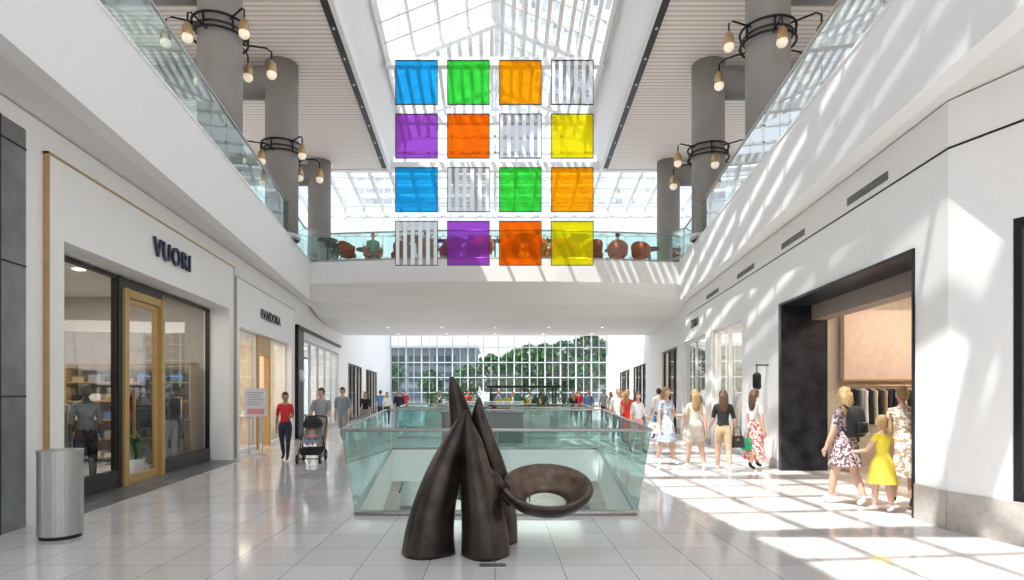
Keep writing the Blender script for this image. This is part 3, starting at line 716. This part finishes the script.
person('girl', 5.2, 8.05, 1.27, 190, top=YEL, bot=YEL, skirt=(.30, .05, YEL), hair=HB, hairlen='tail', sleeve=.15, leg=.1, shoe=WHC, arms=((30, 10, 50), (5, 10, 15)), legs=((8, 3), (-6, 6)), hs=1.25)
person('woman', 5.74, 8.45, 1.67, 160, top=PAT4, bot=PAT4, skirt=(.25, .02, PAT4), hair=HB, hairlen='bun', sleeve=.8, leg=.1, arms=((10, 10, 20), (20, 10, 60)), legs=((8, 3), (-8, 6)))
person('woman', 7.6, 10.6, 1.66, 30, top=WHC, bot=DNM, hair=HD, hairlen='bob', sleeve=.5)
far = [(-6.3, 33, 180, 1, BLUC, DNM), (-5.4, 30, 10, 0, WHC, BLK), (-2.2, 34, 0, 1, BLK, KHK), (5.0, 31.8, 160, 0, YEL, DNM), (4.6, 29.5, 0, 1, BLUC, KHK), (5.4, 28, 190, 0, WHC, PNK),
       (5.0, 23, 170, 0, PAT4, DNM), (4.0, 19.5, 10, 1, WHC, DNM), (-6.0, 40, 0, 1, RED, DNM), (5.9, 25, 90, 0, BLK, BLK), (2.9, 36, 0, 0, RED, WHC), (5.6, 20.5, 200, 1, WHC, BLUC),
       (-4.4, 27.5, 30, 1, DNM, GRY), (-3.6, 38, 0, 0, BLK, WHC), (1.0, 33, 90, 0, WHC, RED), (4.7, 33.5, 0, 1, RED, BLK), (4.9, 36, 0, 0, BLUC, WHC), (.2, 33, 60, 1, BLU, BLK), (4.6, 21.5, 20, 0, PNK, DNM),
       (-5.3, 24.5, 10, 0, BLK, GRY), (-1.6, 36, 0, 1, RED, DNM), (2.0, 35, 20, 1, WHC, BLK), (3.8, 29.2, 200, 0, BLK, DNM), (6.0, 33, 0, 1, GRY, BLK), (-2.9, 31.5, 0, 0, WHC, DNM)]
for x, y, r, ml, t, bt in far:
    person('man' if ml else 'woman', x, y, 1.75 if ml else 1.65, r, male=bool(ml), top=t, bot=bt, hairlen='short' if ml else 'long', hair=random.choice([HB, HBR, HD]), legs=((13, 4), (-12, 9)), loose=bool(ml))
SEAT = ((88, 86), (86, 84)); seats = [(-2.6, 22.7, 150), (1.6, 22.6, 200), (4.7, 23.0, 170), (-4.7, 23.1, 20), (-.9, 23.3, 30), (3.0, 23.2, 10)]
for (x, y, r), t in zip(seats, (BLUC, BLK, WHC, GRN, BLK, RED)):
    person('man', x, y, 1.75, r, z0=6.4, male=True, top=t, bot=DNM, hair=HD, legs=SEAT, arms=((25, 8, 60), (20, 8, 70)))
person('woman', .9, 35.5, 1.68, 20, z0=-5, top=BLK, bot=DNM, hair=HBR, hairlen='long')
person('man', 2.0, 36.5, 1.78, 0, z0=-5, male=True, top=WHC, bot=DNM, hair=HD)

def backpack(x, y, z, rot, sc=1):
    b = B('backpack')
    b.ring_loft([(0, 0, -.22, .10, .05), (0, 0, -.2, .145, .085), (0, 0, 0, .15, .095), (0, 0, .14, .135, .08), (0, 0, .2, .09, .05), (0, 0, .22, .04, .02)], BLK, 20)
    b.ring_loft([(0, .09, -.17, .09, .03), (0, .1, -.14, .11, .05), (0, .1, -.02, .1, .045), (0, .09, .0, .08, .02)], BLACK, 16)
    for s in (-1, 1): b.tube([(s*.08, -.05, .18), (s*.1, -.12, .24), (s*.11, -.2, .16), (s*.11, -.21, 0), (s*.1, -.06, -.18)], .016, BLK, 6)
    b.torus((0, -.02, .24), .03, .008, BLK, 'y', 12, 6)
    b.build(M=Matrix.Translation((x, y, z)) @ Matrix.Rotation(math.radians(rot), 4, 'Z'))
rr_ = math.radians(200)   # worn on the back: local +y of the wearer
backpack(5.02-math.sin(rr_)*.17, 8.6+math.cos(rr_)*.17, 1.2, 200)
def bag(x, y, z, mt, w=.28, h=.24):
    b = B('handbag'); b.prism([(-w/2, -.06, 0), (w/2, -.06, 0), (w/2, .06, 0), (-w/2, .06, 0)], [(-w*.42, -.03, h), (w*.42, -.03, h), (w*.42, .03, h), (-w*.42, .03, h)], mt)
    b.tube([(-w*.3, 0, h-.02), (-w*.22, 0, h+.14), (0, 0, h+.19), (w*.22, 0, h+.14), (w*.3, 0, h-.02)], .01, mt, 6)
    b.box(-.02, .02, -.065, -.05, h*.6, h*.75, BRASS); b.build(M=Matrix.Translation((x, y, z)))
bag(5.28, 12.5, .42, GRN); bag(4.88, 12.1, .5, BLK); bag(3.55, 13.4, .7, WHC)

b = B('baby_stroller')
for sx in (-.25, .25):
    for sy, r in ((-.38, .11), (.32, .14)):
        b.torus((sx, sy, r), r-.02, .022, BLACK, 'x', 20, 8); b.torus((sx, sy, r), .03, .02, STEEL, 'x', 10, 6)
        for k in range(5):
            a = k*2*math.pi/5; b.tube([(sx, sy, r), (sx, sy+math.cos(a)*(r-.02), r+math.sin(a)*(r-.02))], .008, STEEL, 5)
    b.tube([(sx, -.38, .12), (sx, .05, .5), (sx, .48, 1.02)], .014, BLACK, 8); b.tube([(sx, .32, .14), (sx, .05, .5), (sx, -.2, .62)], .014, BLACK, 8)
b.tube([(-.25, .48, 1.02), (-.15, .52, 1.05), (.15, .52, 1.05), (.25, .48, 1.02)], .018, BLACK, 8)
b.tube([(-.25, -.38, .12), (.25, -.38, .12)], .012, BLACK, 6); b.tube([(-.25, .32, .14), (.25, .32, .14)], .012, BLACK, 6)
b.prism([(-.2, -.3, .2), (.2, -.3, .2), (.2, .25, .2), (-.2, .25, .2)], [(-.23, -.33, .34), (.23, -.33, .34), (.23, .28, .34), (-.23, .28, .34)], BLK)
b.prism([(-.2, -.25, .45), (.2, -.25, .45), (.2, .1, .42), (-.2, .1, .42)], [(-.2, -.25, .53), (.2, -.25, .53), (.2, .1, .5), (-.2, .1, .5)], GRY)
b.prism([(-.2, .05, .48), (.2, .05, .48), (.2, .12, .48), (-.2, .12, .48)], [(-.2, .2, .95), (.2, .2, .95), (.2, .26, .95), (-.2, .26, .95)], GRY)
b.ball((0, .08, .82), (.23, .3, .24), BLK, 18, keep=lambda c: c.z > .84)
b.ball((0, -.0, .72), (.075, .075, .085), SK, 12); b.ball((0, -.0, .57), (.1, .09, .13), PNK, 12)
for s in (-1, 1): b.tube([(s*.05, -.02, .53), (s*.06, -.2, .55), (s*.06, -.26, .42)], [.045, .038, .028], BLUC, 8); b.tube([(s*.09, -.0, .64), (s*.13, -.1, .57)], [.03, .02], SK, 8)
b.build(M=Matrix.Translation((-4.22, 13.85, 0)) @ Matrix.Rotation(.1, 4, 'Z'))

# ------------------------------------------------------------------ shop fittings
def rack(x0, x1, y, h, cols, rot=0, M=None, n=14, axis='x'):
    b = B('clothing_rack')
    for xx in (x0, x1): b.tube([(xx, 0, 0), (xx, 0, h)], .015, BRASS, 8); b.box(xx-.02, xx+.02, -.25, .25, 0, .03, BRASS)
    b.tube([(x0, 0, h), (x1, 0, h)], .015, BRASS, 8)
    for i in range(n):
        xx = x0+.08+(x1-x0-.16)*i/(n-1); c = cols[i % len(cols)]; L = random.uniform(.75, 1.15)
        b.tube([(xx, 0, h), (xx, 0, h-.08)], .005, STEEL, 4)
        rings = []
        for z, wv, t in ((h-.06, .04, .012), (h-.11, .19, .02), (h-.3, .17, .03), (h-L*.8, .2, .035), (h-L, .22, .04)):
            rings.append([(xx+t*math.cos(a*math.pi/5), wv*math.sin(a*math.pi/5), z) for a in range(10)])
        b.loft(rings, c, True)
    b.build(M=M)
CL = [BLK, GRY, WHC, BLK, CRM, BLK, KHK, DNM]
rack(0, 2.4, 0, 1.75, CL, M=Matrix.Translation((7.2, 12.2, 0)), n=24)
rack(0, 1.6, 0, 1.5, [BLK, DNM, GRY], M=Matrix.Translation((-7.0, 13.4, 0)) @ Matrix.Rotation(math.radians(175), 4, 'Z'), n=14)
rack(0, 1.5, 0, 1.5, [CRM, KHK, WHC, GRY], M=Matrix.Translation((-7.0, 9.0, 0)) @ Matrix.Rotation(math.radians(110), 4, 'Z'), n=12)
def shelf(name, f, u0, u1, v0, v1, h, n, cols):
    b = B(name)
    b.hexa(f, u0, u0+.04, v0, v1, 0, h, OAK); b.hexa(f, u1-.04, u1, v0, v1, 0, h, OAK)
    for i in range(n+1):
        z = .1+(h-.14)*i/n; b.hexa(f, u0, u1, v0, v1, z, z+.03, OAK)
        if i < n:
            u = u0+.12
            while u < u1-.4:
                hh = random.uniform(.08, .2); b.hexa(f, u, u+.28, v0+.04, v1-.06, z+.03, z+.03+hh, random.choice(cols)); u += .38
    b.build()
shelf('display_shelf', Lm, 8.2, 13.4, 4.4, 4.85, 2.4, 5, [GRY, BLK, WHC, BLUC]); shelf('display_shelf', Lm, 15.2, 20, 3.4, 3.8, 2.2, 5, [WHC, PNK, CRM])
shelf('display_shelf', Rm, 15.4, 18.3, 2.6, 3.0, 2.2, 5, [WHC, KHK, GRY]); shelf('display_shelf', Rm, 19.6, 29, 2.6, 3.0, 2.2, 5, [WHC, KHK, BLK])
FU = lambda a, c, z: (-9.9+a, 14.2-c, z)
shelf('display_shelf', FU, 0, 2.9, 0.0, .4, 2.3, 5, [GRY, BLK, WHC, BLUC, KHK])
b = B('display_table')
for a, c in ((15.6, 17.0), (18.6, 20)):
    b.hexa(Lm, a, c, .7, 1.3, .85, .9, WHITE); b.hexa(Lm, a+.05, c-.05, .75, 1.25, 0, .85, CRM)
    for k in range(4): b.hexa(Lm, a+.1+k*.3, a+.25+k*.3, .85, 1.1, .9, 1.05+.05*(k % 2), PNK if k % 2 else WHC)
b.build()
MAN = mat('mannequin_grey', (.12, .12, .125), .5)
person('mannequin', -7.35, 12.6, 1.95, 30, male=True, skin=MAN, top=BLK, bot=BLK, shoe=MAN, hair=MAN, hairlen='none', face=False, legs=((2, 1), (-2, 1)), loose=True)
person('mannequin', -6.75, 9.9, 1.75, 50, skin=MAN, top=GRY, bot=BLK, shoe=MAN, hair=MAN, hairlen='none', face=False, legs=((2, 1), (-2, 1)))
person('mannequin', -7.0, 12.9, 1.8, 60, skin=MAN, top=BLK, bot=GRY, shoe=MAN, hair=MAN, hairlen='none', face=False, legs=((2, 1), (-2, 1)))
def plant(x, y, z, s, name='potted_plant'):
    b = B(name); b.tube([(0, 0, 0), (0, 0, .02), (0, 0, .32)], [.13, .14, .18], WHC, 20)
    b.tube([(0, 0, .3), (0, 0, .325)], .16, HBR, 16)
    for i in range(34):
        a = random.uniform(0, 6.28); r = random.uniform(.1, .32); h = random.uniform(.35, .75)
        p0 = Vector((.04*math.cos(a), .04*math.sin(a), .3)); p1 = Vector((r*.5*math.cos(a), r*.5*math.sin(a), .3+h*.8)); p2 = Vector((r*1.2*math.cos(a), r*1.2*math.sin(a), .3+h*.75))
        sd = Vector((-math.sin(a), math.cos(a), 0))*.035
        b.poly([p0-sd*.3, p0+sd*.3, p1+sd, p1-sd], LEAF); b.poly([p1-sd, p1+sd, p2], LEAF)
    b.build(M=Matrix.Translation((x, y, z)) @ Matrix.Scale(s, 4), recalc=False)
plant(-6.92, 11.5, 0, 1.05)
b = B('sign_stand'); b.box(-.22, .22, -.15, .15, 0, .03, STEEL)
for s in (-.16, .16): b.tube([(s, 0, .03), (s, 0, 1.05)], .012, STEEL, 6)
b.box(-.27, .27, -.015, .015, 1.0, 1.72, WHC)
for k in range(6): b.box(-.2, .2-.05*(k % 3), -.02, -.014, 1.6-k*.06, 1.615-k*.06, GRY)
b.box(-.2, .2, -.02, -.014, 1.06, 1.2, PNK)
b.build(M=Matrix.Translation((-6.1, 15.3, 0)) @ Matrix.Rotation(.25, 4, 'Z'))

b = B('retail_kiosk'); KG = mat('kiosk_green', (.02, .09, .06), .35)
b.box(-.3, 3.0, 28.5, 30.3, 0, 1.0, KG); b.box(-.4, 3.1, 28.4, 30.4, 1.0, 1.06, BLACK)
for xx in (-.2, 2.9):
    for yy in (28.6, 30.2): b.tube([(xx, yy, 1.06), (xx, yy, 1.9)], .03, BLACK, 8)
b.box(-.4, 3.1, 28.4, 30.4, 1.85, 1.95, BLACK); b.box(0, 2.6, 28.48, 28.5, .3, .8, BRASS)
for k in range(6): b.box(.0+k*.45, .3+k*.45, 28.7, 29, 1.06, 1.3+.1*(k % 3), random.choice([WHC, YEL, KG, GRN]))
b.build()
b = B('retail_kiosk')
b.box(-1.7, .9, 19.2, 20.3, 0, .95, mat('kiosk_black', (.025, .025, .03), .3)); b.box(-1.75, .95, 19.15, 20.35, .95, .99, BLACK)
b.poly([(-1.7, 19.2, .99), (.9, 19.2, .99), (.9, 19.2, 1.3), (-1.7, 19.2, 1.3)], SHOPG); b.box(-1.7, .9, 19.2, 20.3, 1.3, 1.32, STEEL)
for k in range(8): b.box(-1.6+k*.3, -1.45+k*.3, 19.4, 19.7, .99, 1.08+.05*(k % 3), random.choice([BRASS, WHC, GRN, RED]))
b.build()
for (x0, x1, y, hh) in ((-3.4, -2.2, 29, 1.7), (3.0, 3.9, 31.2, 2.0), (-1.9, -.7, 30.5, 1.9), (1.0, 2.2, 24.0, 1.75)):
    b = B('planter_box'); b.box(x0, x1, y, y+.6, 0, .7, STONE)
    for k in range(190):
        c = Vector((random.uniform(x0+.02, x1-.02), random.uniform(y+.02, y+.58), random.uniform(.7, hh))); d = Vector((random.uniform(-1, 1), random.uniform(-1, 1), random.uniform(.2, 1)))*.13
        e_ = d.cross(Vector((0, 0, 1))).normalized()*.045; b.poly([c-d, c+e_, c+d, c-e_], LEAF)
    b.build(recalc=False)
ORG = mat('orange_upholstery', (.60, .11, .035), .7)
def chair():
    b = B('lounge_chair')
    b.ring_loft([(0, 0, .36, .24, .22), (0, 0, .38, .29, .27), (0, 0, .46, .30, .28), (0, 0, .49, .26, .24)], ORG, 20)
    rings = []
    for i in range(13):
        a = math.radians(-10+200*i/12); c, s = math.cos(a), math.sin(a); hh = .70+.2*max(0, math.sin(a))
        rings.append([(.27*c, .25*s, .44), (.34*c, .32*s, .44), (.37*c, .35*s, hh), (.30*c, .28*s, hh)])
    b.loft(rings, ORG, True)
    for sx in (-.2, .2):
        for sy in (-.18, .18): b.tube([(sx, sy, .38), (sx*1.2, sy*1.2, 0)], [.018, .012], BLACK, 8)
    return b
c0 = chair().build(origin=(0, 0, 0)); c0.location = (-3.5, 22.75, 6.4); c0.rotation_euler[2] = 2.9
for x, y, r in seats: dup(c0, (x, y, 6.4), math.radians(r), 1.08)
for i, (x, y) in enumerate(((-1.6, 22.4), (-.4, 22.3), (.6, 22.4), (2.4, 22.5), (3.7, 22.7), (5.6, 23), (-5.6, 22.9), (.6, 23.6), (-3.8, 24), (4.0, 24.0), (2.2, 24.1), (-1.8, 23.5))): dup(c0, (x, y, 6.4), random.uniform(2.2, 4.0), 1.05)
def table(x, y):
    b = B('cafe_table'); b.tube([(x, y, 7.33), (x, y, 7.37)], .38, BLACK, 24); b.tube([(x, y, 6.43), (x, y, 7.33)], .03, BLACK, 8); b.tube([(x, y, 6.4), (x, y, 6.43)], .25, BLACK, 20); b.build()
for x, y in ((-6.3, 23.4), (-5.2, 24.1), (-2.6, 24.0), (1.4, 24.0), (4.8, 24.2), (6.2, 24), (-3.1, 22.25), (1.1, 22.0), (3.1, 22.1), (-6.3, 22.6)): table(x, y)
plant(-6.6, 24.8, 6.4, 1.6); plant(5.0, 25.2, 6.4, 1.6); plant(2.5, 25.0, 6.4, 1.7)
b = B('cafe_counter'); b.box(-4.5, 4.5, 29.5, 30.3, 6.4, 7.5, BRASS); b.box(-4.6, 4.6, 29.4, 30.4, 7.5, 7.56, BLACK)
for xx in (-4.4, 0, 4.4): b.tube([(xx, 30.2, 7.56), (xx, 30.2, 9.2)], .04, BLACK, 8)
b.box(-4.5, 4.5, 30.0, 30.4, 9.2, 9.3, BLACK)
for k in range(24): b.tube([(-4.2+k*.36, 30.2, 9.3), (-4.2+k*.36, 30.2, 9.5+.08*(k % 3))], .05, random.choice([GREENEDGE, BRASS, WHC]), 8)
b.build()

# ------------------------------------------------------------------ far hall
b = B('window_15')
xl, xr = -11.1, 11.9
GM = mat('grey_mullion', (.60, .62, .64), .4)
for i in range(15):
    x = xl+(xr-xl)*i/14; b.box(x-.07, x+.07, 63.8, 64, 0, 7.8, GM)
for i in range(14): x = xl+(xr-xl)*(i+.5)/14; b.box(x-.03, x+.03, 63.85, 63.95, 0, 7.8, GM)
for z in (0, 1.6, 3.2, 4.8, 6.4, 7.7): b.box(xl, xr, 63.75, 63.95, z, z+.10, GM)
b.poly([(xl, 63.9, 0), (xr, 63.9, 0), (xr, 63.9, 7.8), (xl, 63.9, 7.8)], WING); b.build(recalc=False)
b = B('ceiling_far_hall')
for i in range(9):
    y = 33+i*3.8; b.box(-12, 12.6, y-.15, y+.15, 7.8, 8.2, GM)
for i in range(9): b.tube([(-8+i*2, 32, 8.1), (-11+i*2.75, 64, 8.1)], .08, GM, 4)
b.poly([(-12, 32, 8.2), (12.6, 32, 8.2), (12.6, 64, 8.2), (-12, 64, 8.2)], SKYG); b.build(recalc=False)
b = B('outdoor_ground'); b.box(-120, 120, 66, 200, -.4, -.05, mat('paving', (.30, .30, .28), .8)); b.build()
FG = mat('facade_glass', (.06, .09, .13), .15)
for i, (x0, x1, y, h, c) in enumerate(((-45, -3, 92, 8.5, (.22, .25, .28)), (-1, 30, 108, 8, (.26, .27, .28)), (34, 60, 105, 19, (.25, .3, .36)))):
    b = B('office_building'); bm_ = mat('facade_%d' % i, c, .5); b.box(x0, x1, y, y+15, 0, h, bm_)
    z = .8
    while z < h-1.2:
        x = x0+.6
        while x < x1-3.4: b.box(x, x+3.2, y-.1, y+.01, z, z+1.5, FG); x += 3.9
        z += 2.5
    b.box(x0-.5, x1+.5, y-1, y+15, h, h+.35, GM)
    b.build()
def tree(x, y, h):
    b = B('tree'); b.tube([(x, y, -.05), (x+.1, y, h*.3), (x, y, h*.55)], [.25, .18, .1], HBR, 8)
    for k in range(4): a = k*1.6; b.tube([(x, y, h*.3), (x+h*.2*math.cos(a), y+h*.2*math.sin(a), h*.6)], [.09, .04], HBR, 6)
    for k in range(700):
        a = random.uniform(0, 6.28); q = random.uniform(-1, 1); rr2 = math.sqrt(max(0, 1-q*q))*h*.36*random.uniform(.4, 1)
        c = Vector((x+rr2*math.cos(a), y+rr2*math.sin(a), h*.62+q*h*.36)); d = Vector((random.uniform(-1, 1), random.uniform(-1, 1), random.uniform(-1, 1))).normalized()*h*.06
        e_ = d.cross(Vector((.3, .2, 1))).normalized()*h*.035; b.poly([c-d, c+e_, c+d, c-e_], LEAF)
    b.build(recalc=False)
for x, y, h in ((-13, 72, 6), (-8, 75, 4.5), (-3.5, 74, 5), (-.5, 76, 6.5), (2.5, 74, 7), (6, 72, 7.5), (8.5, 74, 8), (12, 76, 9), (15, 73, 8), (-17, 80, 8), (4.5, 80, 8), (10.5, 70, 6)): tree(x, y, h)

# ------------------------------------------------------------------ lights
def area(name, loc, sx, sy, e, col=(1, .95, .88), rot=(0, 0, 0)):
    l = bpy.data.lights.new(name, 'AREA'); l.shape = 'RECTANGLE'; l.size = sx; l.size_y = sy; l.energy = e; l.color = col
    o = bpy.data.objects.new(name, l); o.location = loc; o.rotation_euler = rot; COL.objects.link(o)
area('bridge_fill_light', (0, 29, 4.6), 8, 5, 320); area('lower_level_fill_light', (0, 38, -1.0), 12, 12, 900); area('lower_level_fill_light', (0, 14, -1.2), 12, 10, 300)  # broad fill lamps added under the bridge and in the enclosed lower level
sun = bpy.data.lights.new('sun', 'SUN'); sun.energy = 10.0; sun.angle = .009; sun.color = (1, .93, .84)
so = bpy.data.objects.new('sun', sun); so.rotation_euler = Vector((.43, .26, -1)).to_track_quat('-Z', 'Y').to_euler(); so.location = (0, 0, 40); COL.objects.link(so)
w = bpy.data.worlds.new('w'); S.world = w; w.use_nodes = True; nt = w.node_tree; bg = nt.nodes['Background']
tc = nt.nodes.new('ShaderNodeTexCoord'); sx = nt.nodes.new('ShaderNodeSeparateXYZ'); r = nt.nodes.new('ShaderNodeValToRGB')
r.color_ramp.elements[0].color = (1, .965, .94, 1); r.color_ramp.elements[1].color = (.66, .82, 1, 1); r.color_ramp.elements[0].position = .1; r.color_ramp.elements[1].position = .9
nt.links.new(tc.outputs['Generated'], sx.inputs[0]); nt.links.new(sx.outputs['Z'], r.inputs['Fac']); nt.links.new(r.outputs['Color'], bg.inputs['Color']); bg.inputs['Strength'].default_value = 1.75

cam = bpy.data.cameras.new('camera'); cam.sensor_width = 36; cam.lens = 600/1024*36; cam.shift_x = 17/1024; cam.shift_y = 103/1024; cam.clip_end = 500
co = bpy.data.objects.new('camera', cam); co.location = (0, 0, 1.6); co.rotation_euler = (math.pi/2, 0, 0); COL.objects.link(co); S.camera = co
